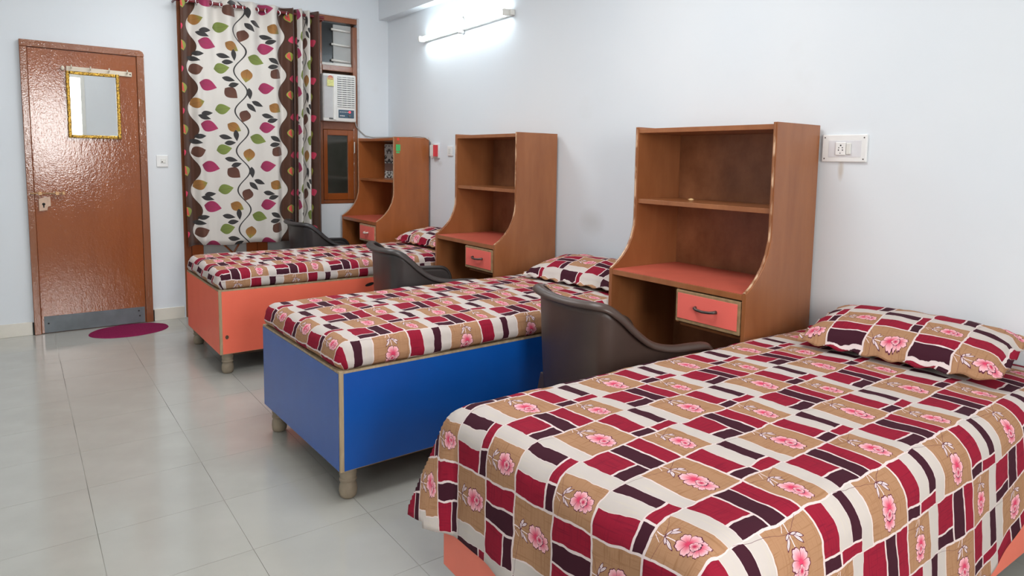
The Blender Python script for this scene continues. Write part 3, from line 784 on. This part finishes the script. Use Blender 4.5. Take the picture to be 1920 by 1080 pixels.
# ------------------------------------------------------------------ study desks
def desk(label, yf, wd, mat, edge, handle='dark', dd=0.499, dt=0.341, group='study desks along the right wall', handle_mat=None):
    yn = yf-wd
    root = empty('study_desk', (-0.25, (yf+yn)/2, 0)); tag(root, label, 'desk', group)
    lx, ly = root.location.x, root.location.y
    def b_(name, mt, x0, x1, y0, y1, z0, z1, bev=0.0015, par=None):
        return box(name, mt, x0-lx, x1-lx, y0-ly, y1-ly, z0, z1, par or root, bev)
    H, zd = 1.494, 0.793
    xb = -0.018
    curve = [(-dt, 1.045), (-dt-0.003, 1.00), (-dt-0.020, 0.942), (-dt-0.046, 0.892), (-dt-0.082, 0.850), (-dt-0.120, 0.817), (-dd, zd)]
    prof = [(xb, 0.0), (xb, H), (-dt, H)] + curve + [(-dd, 0.0)]
    th = 0.020
    for (a0, a1) in ((yn, yn+th), (yf-th, yf)):
        bm = bmesh.new(); bm_prism(bm, [(x-lx, z) for x, z in prof], 'y', a0-ly, a1-ly)
        sp = finish(bm, 'side_panel', mat, root, 0.0015)
        # edge lipping strip following the front profile
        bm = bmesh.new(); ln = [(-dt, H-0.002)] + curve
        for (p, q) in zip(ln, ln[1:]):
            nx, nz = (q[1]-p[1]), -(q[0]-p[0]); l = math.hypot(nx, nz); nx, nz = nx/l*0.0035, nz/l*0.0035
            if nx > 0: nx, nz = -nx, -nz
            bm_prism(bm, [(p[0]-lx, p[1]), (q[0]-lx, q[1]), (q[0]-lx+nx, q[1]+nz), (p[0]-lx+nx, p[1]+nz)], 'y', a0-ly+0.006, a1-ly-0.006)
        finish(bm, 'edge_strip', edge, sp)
    i0, i1 = yn+th, yf-th
    b_('top_board', mat, -dt+0.004, xb, i0, i1, H-0.030, H-0.008)
    b_('shelf', mat, -dt+0.010, xb-0.009, i0, i1, 1.113, 1.135)
    b_('back_panel', M['wood_back'], xb-0.008, xb, i0, i1, 0.08, H-0.030)
    dk = b_('desktop', mat, -dd+0.003, xb-0.008, i0, i1, zd-0.030, zd-0.005)
    b_('laminate', M['coral_top'], -dd+0.006, xb-0.009, i0+0.001, i1-0.001, zd-0.0045, zd-0.0025, 0, dk)
    # drawer bay on the near side
    d0, d1 = i0, i0+0.345*wd/0.8066
    b_('divider', mat, -dd+0.02, xb-0.009, d1, d1+0.016, 0.605, zd-0.030)
    b_('drawer_floor', mat, -dd+0.03, xb-0.009, d0, d1, 0.592, 0.604)
    dw = b_('drawer', M['edge_drawer'] if handle == 'dark' else edge, -dd-0.004, -0.08, d0+0.004, d1-0.001, 0.616, zd-0.036, 0.002)
    b_('front', M['coral'], -dd-0.0065, -dd-0.0042, d0+0.016, d1-0.012, 0.632, zd-0.048, 0.0008, dw)
    hy = (d0+d1)/2-ly+0.004; hx = -dd-0.0065-lx; hz = 0.693
    hm = M['dark_metal'] if handle == 'dark' else M['white_metal']
    bm = bmesh.new()
    hw = 0.055 if handle == 'dark' else 0.032
    bm_tube(bm, [(hx, hy-hw, hz), (hx-0.012, hy-hw*0.93, hz-0.001), (hx-0.020, hy-hw*0.6, hz-0.004), (hx-0.022, hy, hz-0.006), (hx-0.020, hy+hw*0.6, hz-0.004), (hx-0.012, hy+hw*0.93, hz-0.001), (hx, hy+hw, hz)], [.008, .007, .006, .006, .006, .007, .008], 8)
    finish(bm, 'handle', hm, dw, smooth=True)
    b_('foot_rail', mat, xb-0.10, xb-0.082, i0, i1, 0.10, 0.20)
    return root, lx, ly
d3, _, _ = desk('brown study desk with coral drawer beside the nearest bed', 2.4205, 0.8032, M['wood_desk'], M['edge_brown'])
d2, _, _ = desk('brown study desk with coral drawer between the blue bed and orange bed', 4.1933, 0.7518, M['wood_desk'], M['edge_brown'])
d1, lx1, ly1 = desk('farthest orange-brown study desk with green sticker near the window', 5.9258, 0.7488, M['wood_desk_far'], M['edge_pale'], 'pale')
# stickers and a printed card on the farthest desk
yn1 = 5.9258-0.7488
box('green_sticker', M['green_sticker'], -0.325-lx1, -0.285-lx1, yn1-0.0012-ly1, yn1-0.0002-ly1, 1.378, 1.432, d1)
box('green_sticker', M['green_sticker'], -0.322-lx1, -0.292-lx1, yn1-0.0012-ly1, yn1-0.0002-ly1, 1.360, 1.373, d1)
bm = bmesh.new(); bm_tube(bm, [(-0.305-lx1, yn1-0.0002-ly1, 1.475), (-0.305-lx1, yn1-0.0015-ly1, 1.475)], 0.012, 12); finish(bm, 'red_sticker', M['red_sticker'], d1)
ce = box('patterned_card', M['card'], -0.003, 0.003, -0.048, 0.048, 1.1355, 1.448, None, 0.001)
ce.location = (-0.062, 5.862, 0); ce.rotation_euler = (0, 0, math.radians(35)); tag(ce, 'black and white patterned card standing on the farthest desk shelf', 'card')
# crumb on the near desk's shelf
bm = bmesh.new(); bmesh.ops.create_icosphere(bm, subdivisions=2, radius=0.014)
for v in bm.verts:
    v.co.x *= 0.8; v.co.y *= 1.15; v.co.z *= 0.42
    v.co += Vector(mnoise.noise_vector(v.co*90))*0.002
so = finish(bm, 'eraser', M['soap'], smooth=True); so.location = (-0.20, 2.17, 1.1408); tag(so, 'small beige lump lying on the nearest desk shelf', 'eraser')

# ------------------------------------------------------------------ beds
def bed(label, x_foot, y_near, width, rz, lam, length=1.885, zb=0.519, zbb=0.127, extra=None):
    root = empty('box_bed', (x_foot, y_near, 0), rz); tag(root, label, 'bed', 'box beds in a row')
    t = 0.020
    def b_(name, mt, *a, bev=0.001, par=None): return box(name, mt, *a, par or root, bev)
    # ply carcass with laminate faces
    sp = b_('side_panel', M['ply'], 0, length, 0, t, zbb, zb); b_('laminate', lam, 0.016, length-0.002, -0.0015, -0.0002, zbb+0.003, zb-0.009, bev=0, par=sp)
    sp2 = b_('side_panel', M['ply'], 0, length, width-t, width, zbb, zb); b_('laminate', lam, 0.016, length-0.002, width+0.0002, width+0.0015, zbb+0.003, zb-0.009, bev=0, par=sp2)
    fp = b_('foot_panel', M['ply'], 0, t, t, width-t, zbb, zb); b_('laminate', lam, -0.0015, -0.0002, 0.010, width-0.004, zbb+0.003, zb-0.009, bev=0, par=fp)
    b_('head_panel', M['ply'], length-t, length, t, width-t, zbb, zb)
    b_('base_board', M['under'], t, length-t, t, width-t, zbb+0.015, zbb+0.030)
    b_('deck_board', M['under'], t, length-t, t, width-t, zb-0.020, zb-0.002)
    for yy in (0.03, width-0.06): b_('under_rail', M['under'], 0.06, length-0.06, yy, yy+0.03, zbb-0.018, zbb-0.0005)
    for xx in (0.03, length-0.06): b_('under_rail', M['under'], xx, xx+0.03, 0.08, width-0.08, zbb-0.018, zbb-0.0005)
    for lx_ in (0.052, length-0.052):
        for ly_ in (0.052, width-0.052):
            bm = bmesh.new()
            bm_lathe(bm, [(0.024, 0), (0.032, 0.008), (0.035, 0.030), (0.033, 0.052), (0.027, 0.066), (0.033, 0.069), (0.034, 0.076), (0.030, 0.081), (0.033, 0.095), (0.034, zbb-0.0005)], lx_, ly_, 16)
            finish(bm, 'leg', M['leg'], root, smooth=True, angle=0.8)
    return root
A1, A2, A3 = math.radians(0.45), math.radians(1.35), math.radians(-1.7)
bed1 = bed('orange box bed at the far end near the curtain', -1.9035, 4.268, 0.895, A1, M['orange'], length=1.88)
bed2 = bed('blue box bed in the middle of the row', -1.8995, 2.386, 0.91, A2, M['blue'], length=1.87)
bed3 = bed('salmon orange box bed in the foreground under the draped sheet', -1.900, 0.690, 0.965, A3, M['salmon'], length=1.88)
# hasp hole and a small scar on the far bed
bm = bmesh.new(); bm_prism(bm, [(0.948+0.032*math.cos(t)*(1.0), 0.464+0.011*math.sin(t)+0.006*math.cos(t)) for t in [2*math.pi*k/16 for k in range(16)]], 'y', -0.0035, -0.0016)
finish(bm, 'finger_pull', M['black'], bed1, 0.0006)
bm = bmesh.new(); bm_prism(bm, [(0.040+0.010*math.cos(t), 0.232+0.013*math.sin(t)) for t in [2*math.pi*k/8 for k in range(8)]], 'y', -0.0028, -0.0016)
finish(bm, 'knot', M['under'], bed1)

def mattress(name, label, x_foot, y_near, width, rz, length, zb, top):
    o = box(name, M['mattress'], 0.045, length-0.03, 0.05, width-0.05, zb, top, None, 0.02)
    o.location = (x_foot, y_near, 0); o.rotation_euler = (0, 0, rz); tag(o, label, 'mattress', 'mattresses under the printed sheets')
    return o

def sheet(name, label, x_foot, y_near, width, rz, length, ztop, r, drops, u_of, v_of, tuck=None, hem=None, flare=0.0, seed=0.0, wr=0.004, step=0.014, dome=0.012):
    """cloth over a mattress. local x from foot to head, y from near to far. drops=(foot, near, far)"""
    Df, Dn, Dr = drops
    xi0, yi0, yi1 = r, r, width-r          # inner flat rectangle (rounding outside of it)
    a0, a1 = xi0-Df, length
    b0, b1 = yi0-Dn, yi1+Dr
    na = int((a1-a0)/step); nb = int((b1-b0)/step)
    verts, uvs, faces = [], [], []
    for i in range(na+1):
        a = a0+(a1-a0)*i/na
        for j in range(nb+1):
            b_ = b0+(b1-b0)*j/nb
            ax = max(a, xi0); by = min(max(b_, yi0), yi1)
            ox, oy = a-ax, b_-by
            d = math.hypot(ox, oy)
            # dome and wrinkles on top
            ex = (ax-xi0)/(length-xi0); ey = (by-yi0)/(yi1-yi0)
            z = ztop + dome*math.sin(math.pi*ey)*min(1, ex*6)
            n1 = mnoise.noise(Vector((a*5+seed, b_*7, seed))); n2 = mnoise.noise(Vector((a*16+seed, b_*11, 3+seed)))
            n3 = mnoise.noise(Vector((a*34, b_*9+seed, 9)))
            z += wr*(n1*0.9+n2*0.55+abs(n3)*0.4)
            x, y = ax, by
            if d > 1e-9:
                m_ = max(abs(ox), abs(oy)); k = d/m_
                nx, ny = ox/d, oy/d
                corner = ((k-1)/0.4142)**0.6
                Dl = (Df if abs(ox) >= abs(oy) else (Dn if oy < 0 else Dr))
                dd_ = d/(k**0.85)
                if hem:
                    dd_ *= hem(x, y, nx, ny)
                if tuck is not None:
                    dd_ = dd_*tuck/Dl
                q = r*math.pi/2
                if dd_ < q:
                    h = r*math.sin(dd_/r); g = r*(1-math.cos(dd_/r))
                else:
                    e_ = dd_-q
                    g = r+e_; h = r
                    if tuck is not None:
                        h = r+0.006*math.sin(min(1, e_/(tuck-q))*math.pi) - 0.014*smoothstep(0.6, 1.0, e_/(tuck-q))
                        h += 0.004*n2
                    else:
                        al = x*1.0 if abs(oy) > abs(ox) else y
                        wave = math.sin(al*17+seed)*0.6 + math.sin(al*31+1.3)*0.4
                        h += flare*corner*e_*(1.0 if nx < -0.3 else 0.3) + 0.035*e_ + wave*0.030*e_*(1-corner)
                        g -= flare*corner*e_*0.22
                if tuck is None: h += 0.46*r*corner*min(1.0, dd_/q)
                x += nx*h; y += ny*h; z -= g
            verts.append((x, y, z)); uvs.append((u_of(a, b_), v_of(a, b_)))
    for i in range(na):
        for j in range(nb):
            p = i*(nb+1)+j; faces.append((p, p+nb+1, p+nb+2, p+1))
    me = bpy.data.meshes.new(name); me.from_pydata(verts, [], faces)
    ul = me.uv_layers.new(name='UVMap')
    for lp in me.loops: ul.data[lp.index].uv = uvs[lp.vertex_index]
    for p in me.polygons: p.use_smooth = True
    me.update()
    o = link(name, me, M['sheet']); o.location = (x_foot, y_near, 0); o.rotation_euler = (0, 0, rz)
    sd = o.modifiers.new('thick', 'SOLIDIFY'); sd.thickness = 0.0025; sd.offset = -1
    tag(o, label, 'bed sheet', 'matching printed bed sheets')
    return o
# far and middle beds: sheet tucked in all round
R_ = 0.052
TK = R_*math.pi/2 + (0.627-0.5195-R_)
sheet('bed_sheet', 'printed patchwork sheet tucked over the far orange bed mattress', -1.9035, 4.268, 0.895, A1, 1.865, 0.627, R_, (TK, TK, TK),
      lambda a, b: 0.135 + (0.050 - 0.015 - b) - 0.06, lambda a, b: a-1.9035+1.374+0.345*3, tuck=TK, seed=1.7, wr=0.006)
sheet('bed_sheet', 'printed patchwork sheet tucked over the blue bed mattress', -1.8995, 2.386, 0.91, A2, 1.865, 0.627, R_, (TK, TK, TK),
      lambda a, b: 0.135 + (0.034 - b), lambda a, b: a-1.8995+1.608+0.345*3, tuck=TK, seed=5.1, wr=0.006)
mattress('mattress', 'mattress hidden under the far orange bed sheet', -1.9035, 4.268, 0.895, A1, 1.865, 0.5195, 0.598)
mattress('mattress', 'mattress hidden under the blue bed sheet', -1.8995, 2.386, 0.91, A2, 1.865, 0.5195, 0.598)
mattress('mattress', 'mattress hidden under the nearest draped bed sheet', -1.900, 0.690, 0.965, A3, 1.865, 0.5195, 0.598)
def hem3(x, y, nx, ny):
    # the foot hem hangs lowest at the far corner
    f = 1.0
    if nx < -0.5: f = 0.985 + 0.10*smoothstep(0.55, 1.0, y/0.985) - 0.03*math.sin(y*9)
    if ny < -0.5: f = 1.0 - 0.34*smoothstep(1.12, 1.62, x)
    if ny > 0.5: f = 1.0 - 0.6*smoothstep(0.7, 1.2, x)
    return f
def skew3(y):
    return 0.13*max(0.0, (0.995-y)) - 0.06*max(0.0, y-0.995)
def uv3(a, b):
    x = -1.905 + a*math.cos(A3) - b*math.sin(A3); y = 0.680 + a*math.sin(A3) + b*math.cos(A3)
    return 1.13-y, x+1.605-skew3(y)+0.345*3
sheet('bed_sheet', 'printed patchwork sheet draped loosely over the nearest bed', -1.905, 0.680, 0.983, A3, 1.875, 0.622, 0.085, (0.400, 0.51, 0.37),
      lambda a, b: uv3(a, b)[0], lambda a, b: uv3(a, b)[1], hem=hem3, flare=0.34, seed=9.2, wr=0.005)

# ------------------------------------------------------------------ pillows
def pillow(label, loc, rz, lx, ly, h, uo, vo, tilt=0.0, flange=0.022, seed=0.0):
    nx, ny = 44, 60
    verts, uvs, faces = [], [], []
    def add_side(sgn):
        base = len(verts)
        for i in range(nx+1):
            for j in range(ny+1):
                s_, t = -1+2*i/nx, -1+2*j/ny
                x, y = s_*(lx/2), t*(ly/2)
                fx, fy = 1-2*flange/lx, 1-2*flange/ly
                qx, qy = min(1, abs(s_)/fx), min(1, abs(t)/fy)
                p = max(0.0, (1-qx**2.6))*max(0.0, (1-qy**2.6))
                z = sgn*(h/2)*p**0.45*(1.0 if sgn > 0 else 0.85)
                z += sgn*0.006*mnoise.noise(Vector((x*14+seed, y*14, seed)))*p**0.3
                # flange ripples and pinched corners
                fl_ = 1-p**0.3 if p > 0 else 1.0
                z += 0.006*math.sin((x+y)*70+seed)*fl_ - 0.012*fl_*(1 if p == 0 else 0.5)
                cx_ = 1-0.05*(abs(t)**4); cy_ = 1-0.04*(abs(s_)**4)
                verts.append((x*cx_, y*cy_, z+sgn*0.0012)); uvs.append((uo-y, vo+x))
        for i in range(nx):
            for j in range(ny):
                a = base+i*(ny+1)+j
                f = (a, a+ny+1, a+ny+2, a+1)
                faces.append(f if sgn > 0 else f[::-1])
    add_side(1); add_side(-1)
    K = (nx+1)*(ny+1)
    ring = [i*(ny+1) for i in range(nx+1)] + [nx*(ny+1)+j for j in range(1, ny+1)] + [i*(ny+1)+ny for i in range(nx-1, -1, -1)] + [j for j in range(ny-1, 0, -1)]
    for a, b_ in zip(ring, ring[1:]+ring[:1]): faces.append((a, b_, b_+K, a+K))
    me = bpy.data.meshes.new('pillow'); me.from_pydata(verts, [], faces)
    ul = me.uv_layers.new(name='UVMap')
    for lp in me.loops: ul.data[lp.index].uv = uvs[lp.vertex_index]
    for p in me.polygons: p.use_smooth = True
    me.update()
    o = link('pillow', me, M['sheet']); o.location = loc; o.rotation_euler = (0, tilt, rz)
    tag(o, label, 'pillow', 'pillows in matching printed covers')
    return o
pillow('plump patchwork print pillow on the nearest bed', (-0.262, 1.09, 0.704), math.radians(6.0), 0.43, 0.67, 0.115, 0.505, 0.43, tilt=-0.17, seed=2)
pillow('patchwork print pillow on the blue bed', (-0.262, 2.86, 0.700), math.radians(9), 0.42, 0.66, 0.12, 0.17, 0.30, tilt=-0.15, seed=4)
pillow('patchwork print pillow on the far orange bed', (-0.215, 4.74, 0.702), math.radians(4), 0.38, 0.62, 0.12, 0.08, 0.21, tilt=-0.14, seed=6)

# ------------------------------------------------------------------ plastic chairs
def catmull(P, n=10):
    out = []
    for i in range(len(P)-1):
        p0, p1, p2, p3 = P[max(i-1, 0)], P[i], P[i+1], P[min(i+2, len(P)-1)]
        for k in range(n):
            t = k/n
            out.append(tuple(0.5*((2*b)+(-a+c)*t+(2*a-5*b+4*c-d)*t*t+(-a+3*b-3*c+d)*t**3) for a, b, c, d in zip(p0, p1, p2, p3)))
    out.append(P[-1]); return out

def chair(label, loc, rz, mat):
    """moulded tub armchair. local +x is forward (towards the desk), origin on the floor under the seat"""
    root = empty('plastic_chair', loc, rz); tag(root, label, 'chair', 'moulded plastic chairs at the desks')
    half = [(0.292, 0.245, 0.490), (0.282, 0.250, 0.555), (0.245, 0.254, 0.594), (0.170, 0.256, 0.602), (0.070, 0.256, 0.606), (-0.03, 0.254, 0.630), (-0.10, 0.250, 0.680), (-0.165, 0.242, 0.745), (-0.215, 0.228, 0.783),
            (-0.252, 0.190, 0.792), (-0.274, 0.10, 0.789), (-0.280, 0.0, 0.787)]
    P = half + [(x, -y, z) for x, y, z in half[-2::-1]]
    C_ = catmull(P, 7)
    n = len(C_)
    # rolled rim: flattened tube, wide outward
    bm = bmesh.new(); rings = []
    for i, p in enumerate(C_):
        p = Vector(p); d = (Vector(C_[min(i+1, n-1)])-Vector(C_[max(i-1, 0)])).normalized()
        outv = Vector((p.x*0.9+0.02 if p.x < 0 else 0, p.y, 0)); outv = (outv - d*outv.dot(d)).normalized()
        upv = d.cross(outv).normalized()
        if upv.z < 0: upv = -upv
        ring = []
        for k in range(12):
            t = 2*math.pi*k/12
            rr_o = 0.024*math.cos(t); rr_u = 0.013*math.sin(t)
            if math.cos(t) > 0.2: rr_u -= 0.010*(math.cos(t)-0.2)
            ring.append(bm.verts.new(p + outv*(rr_o+0.014) + upv*rr_u))
        rings.append(ring)
    for A, B in zip(rings, rings[1:]):
        for k in range(12): bm.faces.new((A[k], A[(k+1) % 12], B[(k+1) % 12], B[k]))
    bm.faces.new(rings[0]); bm.faces.new(rings[-1][::-1])
    finish(bm, 'rolled_rim', mat, root, smooth=True)
    # shell wall from the rim to below the seat
    bm = bmesh.new(); rows = 10; grid = []
    for i, p in enumerate(C_):
        colv = []
        for r in range(rows+1):
            t = r/rows
            zb_ = 0.345
            z = p[2]*(1-t) + zb_*t
            k = 1.0 - 0.10*t + 0.02*math.sin(t*math.pi)
            x = p[0]*(1-0.06*t) if p[0] < 0 else p[0]*(1-0.22*t*t)
            colv.append(bm.verts.new((x, p[1]*k, z)))
        grid.append(colv)
    for A, B in zip(grid, grid[1:]):
        for r in range(rows): bm.faces.new((A[r], A[r+1], B[r+1], B[r]))
    sh = finish(bm, 'tub_shell', mat, root, smooth=True)
    sd = sh.modifiers.new('thick', 'SOLIDIFY'); sd.thickness = 0.007; sd.offset = 0
    # seat
    bm = bmesh.new(); ny_, nx_ = 10, 12; g = []
    for i in range(nx_+1):
        x = -0.255+0.52*i/nx_; rowv = []
        hw = 0.225 if x > -0.15 else 0.225*math.sqrt(max(0.2, 1-((x+0.15)/0.115)**2))
        for j in range(ny_+1):
            t = -1+2*j/ny_
            rowv.append(bm.verts.new((x, hw*t, 0.418 - 0.018*(1-t*t)*math.sin(math.pi*min(1, max(0, (x+0.255)/0.52))) - (0.03*((x-0.20)/0.065)**2 if x > 0.20 else 0))))
        g.append(rowv)
    for A, B in zip(g, g[1:]):
        for j in range(ny_): bm.faces.new((A[j], B[j], B[j+1], A[j+1]))
    st = finish(bm, 'seat', mat, root, smooth=True)
    sd = st.modifiers.new('thick', 'SOLIDIFY'); sd.thickness = 0.006
    # four flared channel legs
    for sx, sy in ((1, 1), (1, -1), (-1, 1), (-1, -1)):
        tx, ty = (0.215 if sx > 0 else -0.235), 0.215*sy
        bx_, by_ = (0.235 if sx > 0 else -0.290), 0.255*sy
        bm = bmesh.new(); rings = []
        for k in range(7):
            t = k/6; z = 0.42*(1-t); x = tx+(bx_-tx)*t; y = ty+(by_-ty)*t
            wdt = 0.085*(1-t)+0.042*t; th = 0.010
            # L section, corner outwards
            c = (x, y); sx_ = -sx; sy_ = -math.copysign(1, sy)
            pts = [(0, 0), (wdt*sx_, 0), (wdt*sx_, th*sy_), (th*sx_, th*sy_), (th*sx_, wdt*sy_), (0, wdt*sy_)]
            rings.append([bm.verts.new((c[0]+a, c[1]+b_, z)) for a, b_ in pts])
        for A, B in zip(rings, rings[1:]):
            for k in range(6): bm.faces.new((A[k], A[(k+1) % 6], B[(k+1) % 6], B[k]))
        bm.faces.new(rings[0]); bm.faces.new(rings[-1][::-1])
        finish(bm, 'leg', mat, root, 0.003)
    return root
chair('brown moulded plastic chair between the nearest bed and the blue bed', (-0.878, 1.972, 0), math.radians(-7), M['chair_brown'])
chair('slate brown plastic chair between the blue bed and the orange bed', (-0.868, 3.69, 0), math.radians(-8), M['chair_slate'])
chair('charcoal plastic chair at the far desk, mostly hidden behind the orange bed', (-0.80, 5.485, 0), 0.0, M['chair_dark'])

# ------------------------------------------------------------------ rug
bm = bmesh.new(); n = 56; prof = [(0.0, 0.007), (0.6, 0.008), (0.93, 0.0075), (0.985, 0.005), (1.0, 0.0005)]
rings = []
cen = bm.verts.new((0, 0, 0.008))
for f, z in prof[1:]:
    rings.append([bm.verts.new((0.258*f*math.cos(t), 0.205*f*math.sin(t), z+0.0006*math.sin(9*t))) for t in [2*math.pi*k/n for k in range(n)]])
for k in range(n): bm.faces.new((cen, rings[0][k], rings[0][(k+1) % n]))
for A, B in zip(rings, rings[1:]):
    for k in range(n): bm.faces.new((A[k], B[k], B[(k+1) % n], A[(k+1) % n]))
rg = finish(bm, 'oval_rug', M['rug'], smooth=True); rg.location = (-2.20, 5.775, 0); rg.rotation_euler = (0, 0, 0.10)
tag(rg, 'oval magenta doormat on the floor before the brown door', 'rug')
